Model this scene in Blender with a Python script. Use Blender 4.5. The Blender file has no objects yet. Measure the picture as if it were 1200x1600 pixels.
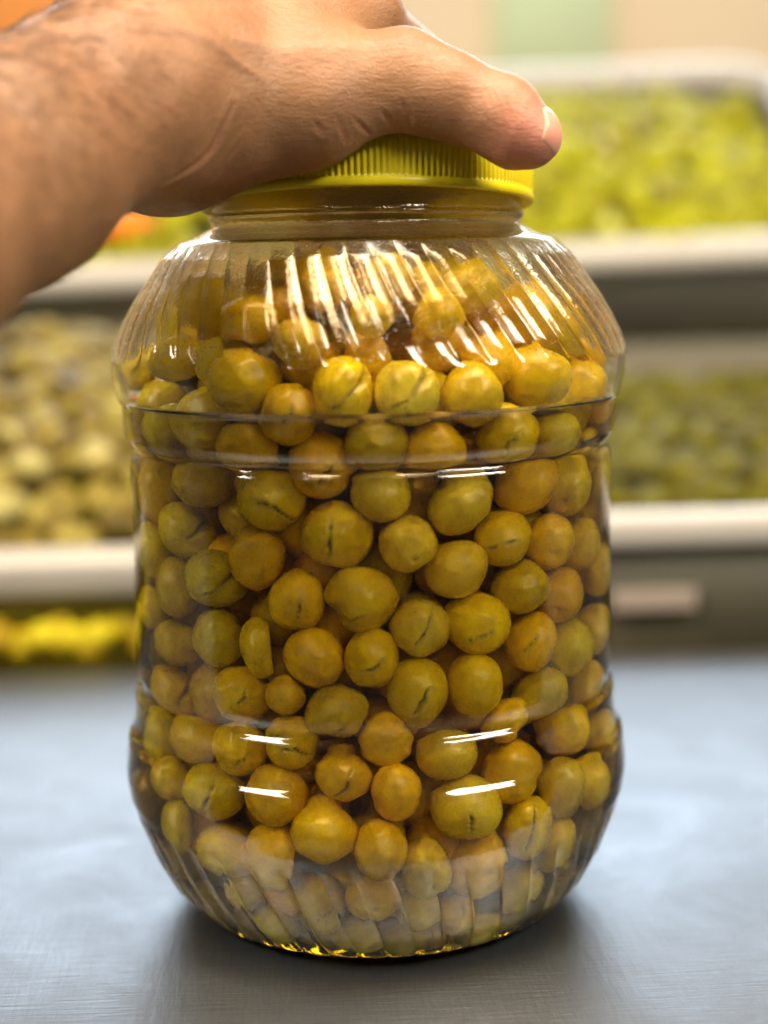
import bpy, bmesh, math, random
import numpy as np
from mathutils import Vector, Matrix, noise
R = math.radians
rng = np.random.default_rng(7)
random.seed(7)
scn = bpy.context.scene
col = scn.collection

# ------------------------------------------------------------------ camera
cam_d = bpy.data.cameras.new('camera')
cam = bpy.data.objects.new('camera', cam_d)
col.objects.link(cam)
cam.matrix_world = Matrix.Translation((0.0046, -0.568, 0.238)) @ Matrix.Rotation(R(81.0), 4, 'X') @ Matrix.Rotation(R(-1.0), 4, 'Z')
cam_d.sensor_fit = 'VERTICAL'
cam_d.sensor_height = 36.0
cam_d.lens = 54.0
cam_d.clip_start = 0.02
cam_d.clip_end = 50.0
cam_d.dof.use_dof = True
cam_d.dof.focus_distance = 0.510
cam_d.dof.aperture_fstop = 3.5
cam_d.dof.aperture_blades = 0
scn.camera = cam

# ------------------------------------------------------------------ world, lamps, exposure
world = bpy.data.worlds.new('World')
scn.world = world
world.use_nodes = True
world.node_tree.nodes['Background'].inputs['Color'].default_value = (1.0, 0.93, 0.84, 1)
world.node_tree.nodes['Background'].inputs['Strength'].default_value = 0.06


def lamp(name, loc, target, sx, sy, power, colour):
    d = bpy.data.lights.new(name, 'AREA')
    d.shape = 'RECTANGLE'
    d.size, d.size_y, d.energy, d.color = sx, sy, power, colour
    o = bpy.data.objects.new(name, d)
    o.location = loc
    o.rotation_euler = (Vector(target) - Vector(loc)).to_track_quat('-Z', 'Y').to_euler()
    col.objects.link(o)


WARM, COOL, SOFT = (1.0, 0.70, 0.38), (0.84, 0.92, 1.0), (1.0, 0.90, 0.74)
for lx, ly, lz, pw, cl in ((0.15, -0.14, 1.60, 17, COOL), (-0.40, -0.36, 1.50, 27, WARM), (0.32, -0.36, 1.50, 30, WARM),
                           (-1.40, -1.10, 1.55, 70, SOFT), (1.50, -1.10, 1.55, 76, SOFT)):
    lamp('ceiling_lamp', (lx, ly, lz), (0, 0, 0.15), 1.15 if cl is SOFT else 0.60, 0.55, pw, cl)
lamp('ceiling_lamp_back', (-0.05, 2.40, 1.30), (0, 0.1, 0.1), 2.4, 0.50, 68, (0.76, 0.88, 1.0))

scn.view_settings.view_transform = 'Standard'
scn.view_settings.look = 'None'
scn.view_settings.exposure = 0.0
scn.view_settings.gamma = 1.0
cy = scn.cycles
cy.use_denoising = True
cy.max_bounces = 24
cy.transmission_bounces = 20
cy.glossy_bounces = 8
cy.diffuse_bounces = 5
cy.transparent_max_bounces = 16
cy.sample_clamp_indirect = 6.0
cy.caustics_refractive = True
cy.caustics_reflective = True
cy.blur_glossy = 0.3

# ------------------------------------------------------------------ helpers


def tag(o, label=None, cat=None, group=None, kind=None):
    for k, v in (('label', label), ('category', cat), ('group', group), ('kind', kind)):
        if v:
            o[k] = v
    return o


def thing(name, loc, label, cat, group=None):
    o = bpy.data.objects.new(name, None)
    o.empty_display_size = 0.02
    o.location = loc
    col.objects.link(o)
    return tag(o, label, cat, group)


def link(name, me, m=None, parent=None, loc=None):
    o = bpy.data.objects.new(name, me)
    if m is not None and not me.materials:
        me.materials.append(m)
    if parent is not None:
        o.parent = parent
    if loc is not None:
        o.location = loc
    col.objects.link(o)
    return o


def mesh_np(name, V, Fq, smooth=True):
    """quads or triangles as an (n, k) index array"""
    V = np.asarray(V, np.float32)
    Fq = np.asarray(Fq, np.int32)
    me = bpy.data.meshes.new(name)
    n, k = Fq.shape
    me.vertices.add(len(V))
    me.vertices.foreach_set('co', V.ravel())
    me.loops.add(n * k)
    me.loops.foreach_set('vertex_index', Fq.ravel())
    me.polygons.add(n)
    me.polygons.foreach_set('loop_start', np.arange(n, dtype=np.int32) * k)
    me.polygons.foreach_set('loop_total', np.full(n, k, np.int32))
    me.polygons.foreach_set('use_smooth', np.full(n, smooth))
    me.update(calc_edges=True)
    me.validate()
    return me


def attr(me, name, vals):
    a = me.attributes.new(name, 'FLOAT', 'POINT')
    a.data.foreach_set('value', np.asarray(vals, np.float32))


def from_bm(name, bm, smooth=True):
    bmesh.ops.recalc_face_normals(bm, faces=bm.faces)
    me = bpy.data.meshes.new(name)
    bm.to_mesh(me)
    bm.free()
    if smooth:
        me.polygons.foreach_set('use_smooth', np.full(len(me.polygons), True))
    return me


class Mat:
    def __init__(self, name):
        self.m = bpy.data.materials.new(name)
        self.m.use_nodes = True
        self.t = self.m.node_tree
        self.t.nodes.clear()
        self.out = self.t.nodes.new('ShaderNodeOutputMaterial')

    def n(self, typ, ins=None, **props):
        nd = self.t.nodes.new('ShaderNode' + typ)
        for k, v in props.items():
            setattr(nd, k, v)
        for k, v in (ins or {}).items():
            s = nd.inputs[k]
            if isinstance(v, bpy.types.NodeSocket):
                self.t.links.new(v, s)
            else:
                s.default_value = v
        return nd

    def bsdf(self, **ins):
        nd = self.n('BsdfPrincipled', {k.replace('_', ' '): v for k, v in ins.items()})
        self.t.links.new(nd.outputs[0], self.out.inputs['Surface'])
        return nd

    def mix(self, fac, a, b, blend='MIX'):
        nd = self.n('Mix', data_type='RGBA', blend_type=blend)
        for s, v in ((nd.inputs[0], fac), (nd.inputs[6], a), (nd.inputs[7], b)):
            if isinstance(v, bpy.types.NodeSocket):
                self.t.links.new(v, s)
            else:
                s.default_value = v
        return nd.outputs[2]

    def noise(self, scale, detail=3, rough=0.5, vec=None, dist=0.0):
        nd = self.n('TexNoise', {'Scale': scale, 'Detail': detail, 'Roughness': rough, 'Distortion': dist})
        if vec is not None:
            self.t.links.new(vec, nd.inputs['Vector'])
        return nd

    def ramp(self, fac, lo, hi, a=0.0, b=1.0):
        return self.n('MapRange', {0: fac, 1: lo, 2: hi, 3: a, 4: b}).outputs[0]

    def math(self, op, a, b=0.0):
        return self.n('Math', {0: a, 1: b}, operation=op).outputs[0]

    def bump(self, h, strength, dist, normal=None):
        ins = {'Height': h, 'Strength': strength, 'Distance': dist}
        if normal is not None:
            ins['Normal'] = normal
        return self.n('Bump', ins).outputs[0]

    def obj(self):
        return self.n('TexCoord').outputs['Object']


def c4(r, g, b):
    return (r, g, b, 1.0)


# ------------------------------------------------------------------ materials
def m_steel():
    M = Mat('brushed_steel')
    co = M.obj()
    big = M.noise(5.0, 4, 0.6, co)
    mp = M.n('Mapping', {'Vector': co, 'Scale': (14.0, 220.0, 40.0), 'Rotation': (0, 0, 0.5)})
    br = M.noise(3.0, 4, 0.65, mp.outputs[0])
    mp2 = M.n('Mapping', {'Vector': co, 'Scale': (180.0, 22.0, 40.0), 'Rotation': (0, 0, -0.35)})
    br2 = M.noise(2.0, 3, 0.6, mp2.outputs[0])
    smudge = M.noise(22.0, 5, 0.65, co, 0.6)
    rough = M.math('ADD', M.ramp(big.outputs[0], 0.3, 0.7, 0.43, 0.47), M.ramp(smudge.outputs[0], 0.35, 0.75, -0.02, 0.05))
    colr = M.mix(M.ramp(smudge.outputs[0], 0.35, 0.7), c4(0.170, 0.186, 0.205), c4(0.148, 0.162, 0.178))
    h = M.math('ADD', br.outputs[0], M.math('MULTIPLY', br2.outputs[0], 0.8))
    nb = M.bump(h, 0.26, 0.0008)
    nb = M.bump(smudge.outputs[0], 0.06, 0.002, nb)
    M.bsdf(Base_Color=colr, Metallic=1.0, Roughness=rough, Normal=nb)
    return M.m


def m_plain(name, colour, rough=0.5, metal=0.0, var=0.15, scale=30.0, bump=0.0):
    M = Mat(name)
    nz = M.noise(scale, 4, 0.6, M.obj())
    d = tuple(c * (1 - var) for c in colour)
    colr = M.mix(M.ramp(nz.outputs[0], 0.3, 0.7), c4(*colour), c4(*d))
    ins = dict(Base_Color=colr, Metallic=metal, Roughness=M.ramp(nz.outputs[0], 0.3, 0.7, rough, min(1, rough + 0.12)))
    if bump:
        ins['Normal'] = M.bump(nz.outputs[0], 0.4, bump)
    M.bsdf(**ins)
    return M.m


def m_olive(name, stuff=False):
    M = Mat(name)
    co = M.obj()
    oi = M.n('ObjectInfo')
    off = M.n('VectorMath', {0: co, 1: M.n('CombineXYZ', {0: M.math('MULTIPLY', oi.outputs['Random'], 31.0)}).outputs[0]}, operation='ADD').outputs[0]
    s = 60.0 if stuff else 1.2
    mott = M.noise(s, 4, 0.6, off, 0.4)
    fine = M.noise(s * 7, 3, 0.6, off)
    spots = M.noise(s * 11, 1, 0.5, off)
    if stuff:
        base = M.mix(M.ramp(M.noise(26.0, 2, 0.5, co).outputs[0], 0.35, 0.65), c4(0.34, 0.21, 0.022), c4(0.27, 0.23, 0.03))
    else:
        base = oi.outputs['Color']
    dark = M.mix(1.0, base, c4(0.82, 0.74, 0.6), 'MULTIPLY')
    pale = M.mix(1.0, base, c4(1.12, 1.14, 1.1), 'MULTIPLY')
    colr = M.mix(M.ramp(mott.outputs[0], 0.36, 0.68), dark, pale)
    colr = M.mix(M.ramp(spots.outputs[0], 0.70, 0.76, 0.0, 0.55), colr, c4(0.10, 0.06, 0.015))
    bruise = M.noise(s * 0.8, 2, 0.5, off)
    colr = M.mix(M.ramp(bruise.outputs[0], 0.60, 0.72, 0.0, 0.40), colr, c4(0.30, 0.17, 0.02))
    rough = M.ramp(fine.outputs[0], 0.3, 0.7, 0.20, 0.36)
    hgt = M.math('ADD', M.math('MULTIPLY', fine.outputs[0], 0.5), mott.outputs[0])
    nb = M.bump(hgt, 0.07, 0.0008 if stuff else 0.04)
    if not stuff:
        a = M.n('Attribute', attribute_name='crack')
        b = M.n('Attribute', attribute_name='flesh')
        colr = M.mix(b.outputs['Fac'], colr, c4(0.52, 0.44, 0.10))
        colr = M.mix(a.outputs['Fac'], colr, c4(0.055, 0.028, 0.008))
    M.bsdf(Base_Color=colr, Roughness=rough, Normal=nb, Subsurface_Weight=0.0, Specular_IOR_Level=0.6)
    return M.m


def m_jar():
    M = Mat('clear_plastic')
    co = M.obj()
    sep = M.n('SeparateXYZ', {0: co})
    up = M.ramp(sep.outputs[2], 0.204, 0.226)
    speck = M.noise(900.0, 2, 0.5, co)
    wave = M.noise(45.0, 2, 0.5, co)
    rough = M.math('MULTIPLY', M.math('MULTIPLY', up, M.ramp(speck.outputs[0], 0.42, 0.72)), 0.17)
    rough = M.math('ADD', rough, 0.015)
    nb = M.bump(wave.outputs[0], 0.05, 0.002)
    nb = M.bump(speck.outputs[0], M.math('MULTIPLY', up, 0.16), 0.0006, nb)
    g = M.n('BsdfGlass', {'Color': M.mix(up, c4(0.99, 0.99, 0.98), c4(0.95, 0.91, 0.83)), 'IOR': 1.50, 'Roughness': rough, 'Normal': nb})
    M.t.links.new(g.outputs[0], M.out.inputs['Surface'])
    return M.m


def m_brine():
    M = Mat('olive_brine')
    g = M.n('BsdfGlass', {'Color': c4(1, 1, 1), 'IOR': 1.345, 'Roughness': 0.0})
    v = M.n('VolumeAbsorption', {'Color': c4(0.84, 0.74, 0.05), 'Density': 45.0})
    M.t.links.new(g.outputs[0], M.out.inputs['Surface'])
    M.t.links.new(v.outputs[0], M.out.inputs['Volume'])
    return M.m


def m_lid():
    M = Mat('yellow_lid_plastic')
    co = M.obj()
    nz = M.noise(60.0, 4, 0.6, co)
    dirt = M.noise(140.0, 4, 0.7, co)
    colr = M.mix(M.ramp(nz.outputs[0], 0.3, 0.7), c4(0.74, 0.64, 0.010), c4(0.64, 0.54, 0.008))
    colr = M.mix(M.ramp(dirt.outputs[0], 0.64, 0.74, 0, 0.6), colr, c4(0.16, 0.10, 0.02))
    p = M.bsdf(Base_Color=colr, Roughness=0.32)
    tl = M.n('BsdfTranslucent', {'Color': c4(0.62, 0.50, 0.01)})
    mx = M.n('MixShader', {0: 0.26, 1: p.outputs[0], 2: tl.outputs[0]})
    M.t.links.new(mx.outputs[0], M.out.inputs['Surface'])
    return M.m


def m_skin():
    M = Mat('skin')
    co = M.obj()
    mott = M.noise(55.0, 4, 0.6, co)
    patch = M.noise(18.0, 3, 0.6, co)
    vor = M.n('TexVoronoi', {'Vector': co, 'Scale': 850.0}, feature='DISTANCE_TO_EDGE')
    mp = M.n('Mapping', {'Vector': co, 'Scale': (160.0, 700.0, 900.0), 'Rotation': (0.2, 0.5, 0.3)})
    lines = M.noise(1.0, 4, 0.6, mp.outputs[0], 0.5)
    pores = M.noise(500.0, 3, 0.6, co)
    lump = M.noise(95.0, 3, 0.55, co)
    pink = M.n('Attribute', attribute_name='pink').outputs['Fac']
    hairy = M.n('Attribute', attribute_name='hairy').outputs['Fac']
    crease = M.n('Attribute', attribute_name='crease').outputs['Fac']
    colr = M.mix(M.ramp(mott.outputs[0], 0.3, 0.7), c4(0.245, 0.129, 0.062), c4(0.185, 0.093, 0.044))
    colr = M.mix(M.ramp(patch.outputs[0], 0.35, 0.7, 0, 0.45), colr, c4(0.24, 0.107, 0.055))
    colr = M.mix(M.math('MULTIPLY', hairy, M.ramp(lump.outputs[0], 0.42, 0.66, 0.15, 0.75)), colr, c4(0.085, 0.044, 0.024))
    colr = M.mix(pink, colr, c4(0.44, 0.165, 0.12))
    colr = M.mix(M.math('MULTIPLY', crease, 0.55), colr, c4(0.33, 0.14, 0.08))
    nb = M.bump(lump.outputs[0], M.math('ADD', M.math('MULTIPLY', hairy, 0.7), 0.12), 0.005)
    nb = M.bump(lines.outputs[0], 0.40, 0.0010, nb)
    nb = M.bump(vor.outputs['Distance'], 0.30, 0.0006, nb)
    M.bsdf(Base_Color=colr, Roughness=M.ramp(pores.outputs[0], 0.3, 0.7, 0.42, 0.58), Normal=nb, Subsurface_Weight=0.10,
           Subsurface_Radius=(0.006, 0.0022, 0.0011), Subsurface_Scale=1.0, Specular_IOR_Level=0.4)
    return M.m


STEEL = m_steel()
JAR, BRINE, LID, SKIN = m_jar(), m_brine(), m_lid(), m_skin()
OLIVE, OLIVE_STUFF = m_olive('olive_skin'), m_olive('olive_skin_mass', True)
WHITE = m_plain('white_enamel', (0.32, 0.31, 0.29), 0.3, 0, 0.05, 12)
TRAYSTEEL = m_plain('tray_steel', (0.42, 0.41, 0.36), 0.32, 0.85, 0.2, 14)
GREENTUB = m_plain('olive_green_plastic', (0.20, 0.17, 0.004), 0.4, 0, 0.2, 14)
DARKSTEEL = m_plain('dark_panel_steel', (0.16, 0.15, 0.11), 0.35, 0.5, 0.2, 10)

# ------------------------------------------------------------------ counter and room
def box_bm(bm, x0, x1, y0, y1, z0, z1, bev=0.0):
    r = bmesh.ops.create_cube(bm, size=1.0, matrix=Matrix.Translation(((x0 + x1) / 2, (y0 + y1) / 2, (z0 + z1) / 2)) @ Matrix.Diagonal((x1 - x0, y1 - y0, z1 - z0, 1)))
    if bev:
        es = list({e for v in r['verts'] for e in v.link_edges})
        bmesh.ops.bevel(bm, geom=es, offset=bev, segments=3, affect='EDGES', profile=0.5)


YAW = R(3.5)
counter = thing('steel_counter', (0, 0, 0), 'brushed stainless steel counter the olive jar stands on', 'counter')
counter.rotation_euler.z = YAW
bm = bmesh.new()
box_bm(bm, -1.6, 1.6, -0.130, 0.352, -0.03, 0.0, 0.004)
link('worktop', from_bm('worktop', bm), STEEL, counter)
bm = bmesh.new()
box_bm(bm, -1.55, 1.55, -0.105, 0.30, -0.85, -0.032, 0.002)
link('front_panel', from_bm('front_panel', bm), DARKSTEEL, counter)

# room behind the display
bm = bmesh.new()
box_bm(bm, -6.0, 6.0, 2.6, 2.7, -0.9, 2.6)
tag(link('wall', from_bm('wall', bm, False), m_plain('beige_wall_paint', (0.70, 0.55, 0.36), 0.7, 0, 0.08, 3)), 'beige shop wall behind the trays', kind='structure')
bm = bmesh.new()
box_bm(bm, -6.0, 6.0, -6.0, 2.6, -0.95, -0.9)
tag(link('floor', from_bm('floor', bm, False), m_plain('floor_tile', (0.16, 0.13, 0.10), 0.5, 0, 0.2, 4)), kind='structure')
bm = bmesh.new()
box_bm(bm, 0.24, 0.47, 2.575, 2.597, 0.60, 1.05, 0.003)
tag(link('wall_poster', from_bm('wall_poster', bm), m_plain('pale_green_card', (0.52, 0.60, 0.36), 0.6, 0, 0.1, 5)), 'pale green panel on the beige wall behind the trays', 'panel')


bm = bmesh.new()
box_bm(bm, -1.25, -0.42, 2.575, 2.597, 0.55, 1.25, 0.003)
tag(link('wall_poster', from_bm('wall_poster', bm), m_plain('orange_card', (0.78, 0.26, 0.03), 0.5, 0, 0.1, 5)), 'orange panel on the beige wall above the forearm', 'panel')


# display bins: local frame, origin at the middle of the front rim, y runs back along the tilted mouth
def tube_loop(bm, pts, r, seg=10):
    n = len(pts)
    rings = []
    for i in range(n):
        p, q, s = Vector(pts[i]), Vector(pts[(i + 1) % n]), Vector(pts[i - 1])
        t = ((q - p).normalized() + (p - s).normalized()).normalized()
        u = Vector((0, 0, 1))
        v = t.cross(u).normalized()
        rings.append([bm.verts.new(p + v * (math.cos(a) * r * 1.0) + u * (math.sin(a) * r)) for a in (2 * math.pi * k / seg for k in range(seg))])
    for i in range(n):
        a, b = rings[i], rings[(i + 1) % n]
        for k in range(seg):
            bm.faces.new((a[k], b[k], b[(k + 1) % seg], a[(k + 1) % seg]))


def rrect(x0, x1, y0, y1, r, n=6):
    out = []
    for cx, cy_, a0 in ((x1 - r, y0 + r, -90), (x1 - r, y1 - r, 0), (x0 + r, y1 - r, 90), (x0 + r, y0 + r, 180)):
        for k in range(n + 1):
            a = R(a0 + 90 * k / n)
            out.append((cx + r * math.cos(a), cy_ + r * math.sin(a)))
    return out


def bin_(name, loc, tilt, yaw, w, d, depth, rim_r, wall_m, rim_m, label, cat, lip=False, roll=0.0):
    t = thing(name, loc, label, cat)
    t.rotation_euler = (tilt, roll, yaw)
    bm = bmesh.new()
    o = rrect(-w / 2, w / 2, 0, d, 0.06)
    levels = [(0.0, 0.0), (0.004, -depth), (0.010, -depth - 0.004)]
    loops = []
    for ins, z in levels:
        loops.append([bm.verts.new((x * (1 - 2 * ins / w), ins + y * (1 - 2 * ins / d), z)) for x, y in o])
    ins_l = []
    for ins, z in ((0.0025, 0.0), (0.008, -depth + 0.004)):
        ins_l.append([bm.verts.new((x * (1 - 2 * ins / w), ins + y * (1 - 2 * ins / d), z)) for x, y in o])
    chain = [loops[2], loops[1], loops[0], ins_l[0], ins_l[1]]
    n = len(o)
    for a, b in zip(chain, chain[1:]):
        for k in range(n):
            bm.faces.new((a[k], a[(k + 1) % n], b[(k + 1) % n], b[k]))
    bm.faces.new(loops[2])
    bm.faces.new(ins_l[1])
    link('basin', from_bm('basin', bm), wall_m, t)
    bm = bmesh.new()
    if lip:                                    # steel edge all round, a white moulded lip along the front only
        tube_loop(bm, [(x, y, 0.0) for x, y in o], .004)
        link('rim', from_bm('rim', bm), wall_m, t)
        bm = bmesh.new()
        box_bm(bm, -w / 2 - .004, w / 2 + .004, -rim_r * 1.1, rim_r * .5, -rim_r, rim_r, rim_r * .45)
        link('front_lip', from_bm('front_lip', bm), rim_m, t)
    else:
        tube_loop(bm, [(x, y, 0.0) for x, y in o], rim_r)
        link('rim', from_bm('rim', bm), rim_m, t)
    return t


def ico(sub):
    bm = bmesh.new()
    bmesh.ops.create_icosphere(bm, subdivisions=sub, radius=1.0)
    bm.verts.ensure_lookup_table()
    V = np.array([v.co[:] for v in bm.verts])
    Fc = np.array([[v.index for v in f.verts] for f in bm.faces])
    bm.free()
    return V, Fc


def heap(name, t_loc, tilt, yaw, w, d, n, size, lift, m, label, cat, seed, aspect=(1, .8, .7), crown=0.03, roll=0.0):
    """a heap of pieces filling a bin's mouth, lying in its tilted plane: nobody could count it, one mesh"""
    g = np.random.default_rng(seed)
    V, Fc = ico(2)
    Vs, Fs, tone = [], [], []
    for i in range(n):
        x, y = g.uniform(-w / 2 + size, w / 2 - size), g.uniform(size, d - size)
        u, v = 2 * x / w, 2 * y / d - 1
        z = lift + crown * (1 - u ** 4) * (1 - v ** 4) + g.uniform(-0.5, 0.45) * size
        q = Matrix.Rotation(g.uniform(0, 6.28), 3, 'Z') @ Matrix.Rotation(g.uniform(-0.9, 0.9), 3, 'X')
        S = np.array(aspect) * size * g.uniform(0.75, 1.2)
        bumpy = 1 + 0.10 * np.sin(V @ g.uniform(-4, 4, 3) + g.uniform(0, 6))
        P = (V * bumpy[:, None] * S) @ np.array(q).T + (x, y, z)
        Fs.append(Fc + len(V) * i)
        Vs.append(P)
        tone.append(np.full(len(V), g.uniform()))
    me = mesh_np(name, np.concatenate(Vs), np.concatenate(Fs))
    attr(me, 'tone', np.concatenate(tone))
    o = link(name, me, m)
    o.location = t_loc
    o.rotation_euler = (tilt, roll, yaw)
    return tag(o, label, cat, kind='stuff')


def m_heap(name, stops, rough=0.5):
    M = Mat(name)
    a = M.n('Attribute', attribute_name='tone').outputs['Fac']
    rp = M.n('ValToRGB', {'Fac': a})
    e = rp.color_ramp.elements
    while len(e) < len(stops):
        e.new(0.5)
    for el, (p, c) in zip(e, stops):
        el.position, el.color = p, c4(*c)
    nz = M.noise(70.0, 3, 0.6, M.obj())
    colr = M.mix(M.ramp(nz.outputs[0], 0.4, 0.7, 0, 0.5), rp.outputs[0], c4(*[x * 0.6 for x in stops[0][1]]))
    M.bsdf(Base_Color=colr, Roughness=rough, Specular_IOR_Level=0.15)
    return M.m


LIME = m_heap('lime_olive_flesh', [(0, (0.10, 0.082, 0.001)), (0.25, (0.19, 0.188, 0.001)), (0.7, (0.245, 0.255, 0.001)), (0.93, (0.33, 0.345, 0.01)), (1, (0.45, 0.47, 0.12))])
CRUSH = m_heap('crushed_olive_flesh', [(0, (0.045, 0.03, 0.007)), (0.3, (0.115, 0.083, 0.013)), (0.65, (0.195, 0.155, 0.026)), (0.9, (0.26, 0.225, 0.05)), (1, (0.35, 0.32, 0.13))])
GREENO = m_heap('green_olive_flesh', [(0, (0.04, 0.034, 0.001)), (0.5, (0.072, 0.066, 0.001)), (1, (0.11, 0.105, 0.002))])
YELO = m_heap('yellow_olive_flesh', [(0, (0.17, 0.11, 0.002)), (0.5, (0.29, 0.22, 0.002)), (1, (0.38, 0.34, 0.008))])

# upper wide bin of lime yellow olives
UP = (-0.04, 0.83, 0.238)
bin_('olive_bin', UP, R(29), R(1.0), 0.98, 0.40, 0.09, 0.0170, TRAYSTEEL, WHITE, 'wide upper steel bin heaped with bright lime yellow olives', 'bin', roll=R(-1.4))
heap('lime_olives', UP, R(29), R(1.0), 0.93, 0.37, 1400, 0.016, -0.010, LIME, 'heap of bright lime yellow olives in the wide upper bin', 'olives', 3, roll=R(-1.4))
# lower bin, thumb side: green olives in a deep bin
LR = (0.28, 0.452, 0.064)
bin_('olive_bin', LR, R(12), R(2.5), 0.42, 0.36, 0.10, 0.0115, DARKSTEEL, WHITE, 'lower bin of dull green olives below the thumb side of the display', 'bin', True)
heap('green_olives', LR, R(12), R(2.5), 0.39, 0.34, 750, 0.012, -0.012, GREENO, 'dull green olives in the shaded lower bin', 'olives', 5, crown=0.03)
# lower bin, wrist side: crushed olives
LL = (-0.29, 0.415, 0.048)
bin_('olive_bin', LL, R(20), R(3.0), 0.46, 0.38, 0.12, 0.0150, GREENTUB, WHITE, 'lower bin heaped with crushed pale brown olives below the wrist', 'bin', True)
heap('crushed_olives', LL, R(20), R(3.0), 0.44, 0.37, 700, 0.0155, -0.005, CRUSH, 'heap of crushed pale brown olives in the lower bin', 'olives', 9, (1, .75, .55), 0.05)
# lowest trough of yellow olives under the wrist-side bin
LT = (-0.30, 0.366, -0.014)
bin_('olive_bin', LT, R(4), R(3.5), 0.50, 0.20, 0.06, 0.004, TRAYSTEEL, TRAYSTEEL, 'lowest narrow trough of yellow olives just behind the counter edge', 'bin')
heap('yellow_olives', LT, R(4), R(3.5), 0.48, 0.19, 260, 0.0125, 0.004, YELO, 'yellow olives in the lowest trough behind the counter edge', 'olives', 11, (1, .85, .8), 0.014)

# stand under the bins
stand = thing('display_stand', (0.0, 0.0, 0.0), 'dark steel display stand carrying the olive bins behind the counter', 'stand')
stand.rotation_euler.z = R(2.5)
bm = bmesh.new()
box_bm(bm, 0.05, 0.75, 0.500, 0.520, -0.25, 0.052, 0.002)
link('lower_panel', from_bm('lower_panel', bm), DARKSTEEL, stand)
bm = bmesh.new()
box_bm(bm, -0.85, 0.85, 0.875, 0.895, -0.85, 0.235, 0.002)
link('upper_panel', from_bm('upper_panel', bm), DARKSTEEL, stand)
bm = bmesh.new()
box_bm(bm, -0.85, 0.85, 0.36, 1.25, -0.30, -0.12, 0.002)
link('shelf', from_bm('shelf', bm), DARKSTEEL, stand)
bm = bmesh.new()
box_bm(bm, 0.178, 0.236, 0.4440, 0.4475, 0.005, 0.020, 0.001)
link('highlight_plate', from_bm('highlight_plate', bm), m_plain('pale_highlight', (0.20, 0.17, 0.15), 0.4, 0, 0.05, 20), stand)  # added plate, its pale colour stands in for a highlight on the bin front


# orange things glimpsed behind the arm
def pepper(loc, L, rad, rot, label):
    V, Fc = ico(4)
    x = V[:, 0]
    rr = (1 - 0.55 * np.clip(x, -1, 1)) * 0.75
    lob = 1 + 0.06 * np.cos(3 * np.arctan2(V[:, 1], V[:, 2]))
    P = np.stack([x * L, V[:, 1] * rad * rr * lob, V[:, 2] * rad * rr * lob + 0.15 * rad * x ** 2], 1)
    o = thing('orange_pepper', loc, label, 'pepper')
    o.rotation_euler = rot
    link('flesh', mesh_np('flesh', P, Fc), m_plain('orange_pepper_skin', (0.80, 0.22, 0.012), 0.25, 0, 0.2, 25), o)
    V2, F2 = ico(2)
    link('stalk', mesh_np('stalk', V2 * (0.012, 0.004, 0.004) + (-L - 0.006, 0, 0), F2), m_plain('pepper_stalk', (0.20, 0.22, 0.05), 0.5), o)
    return o


pepper((-0.232, 0.853, 0.284), 0.036, 0.022, (0.4, 0.1, 0.3), 'small orange pepper lying on the lime olives under the wrist')

# ------------------------------------------------------------------ jar
ico_s = ico
PR = [(.060, 0), (.066, .0015), (.073, .0055), (.080, .014), (.0855, .0245), (.0900, .0365), (.0937, .047), (.0945, .054), (.0943, .058), (.0939, .0625), (.0935, .0662),
      (.09338, .0675), (.0930, .0684), (.0925, .0692), (.0918, .0699), (.0913, .0713), (.0905, .0745), (.0901, .0790), (.0900, .0830),
      (.08988, .0845), (.08953, .08535), (.08897, .0861), (.08835, .0866), (.0880, .0872), (.0880, .0890), (.0884, .0905), (.0890, .0925), (.0890, .110), (.0887, .128),
      (.0885, .151), (.0886, .1640), (.0886, .1705), (.08848, .1720), (.08813, .17285), (.08757, .1736), (.08695, .1741), (.0867, .1747), (.0869, .1760), (.0885, .1775), (.0902, .1800),
      (.0906, .1880), (.0905, .1912), (.0919, .1926), (.0934, .201), (.0939, .207), (.0912, .2145), (.088, .221), (.084, .228), (.079, .235),
      (.074, .2425), (.0685, .248), (.0615, .2505), (.0562, .2532), (.0562, .2552), (.0573, .2562), (.0573, .2572), (.0562, .2582), (.0562, .2680)]


def smooth_profile(pts, step, sig):
    p = np.array(pts)
    s = np.r_[0, np.cumsum(np.hypot(*np.diff(p, axis=0).T))]
    u = np.arange(0, s[-1], step)
    q = np.stack([np.interp(u, s, p[:, i]) for i in (0, 1)], 1)
    k = np.arange(-30, 31) * step
    g = np.exp(-(k / sig) ** 2 / 2)
    g /= g.sum()
    pad = np.concatenate([2 * q[0] - q[30:0:-1], q, 2 * q[-1] - q[-2:-32:-1]])
    return np.stack([np.convolve(pad[:, i], g, 'valid') for i in (0, 1)], 1)


prof = smooth_profile(PR, 0.0008, 0.0006)
prof[0] = (.060, 0.0)
pz, pr = prof[:, 1], prof[:, 0]


def r_at(z):
    return np.interp(z, pz, pr)


def sstep(a, b, x):
    t = np.clip((x - a) / (b - a), 0, 1)
    return t * t * (3 - 2 * t)


NT = 920
th = np.arange(NT) * 2 * np.pi / NT


def flute(z, t, amp_top=.0017, amp_bot=.0008):
    """moulded swirl flutes on the shoulder and foot: rounded lobes with sharp valleys"""
    wt = sstep(.2065, .2125, z) * (1 - sstep(.240, .2475, z))
    wb = sstep(-.004, .003, z) * (1 - sstep(.0395, .0445, z))
    ft = np.abs(np.sin(27 * (t - (0.215 - z) * 5.0))) ** 0.75 - 0.62
    sb = np.abs(np.sin(23 * (t - (0.040 - z) * 3.2)))
    fb = .45 * sb - np.exp(-(sb / .26) ** 2)
    return amp_top * wt * ft + amp_bot * wb * fb


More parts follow.
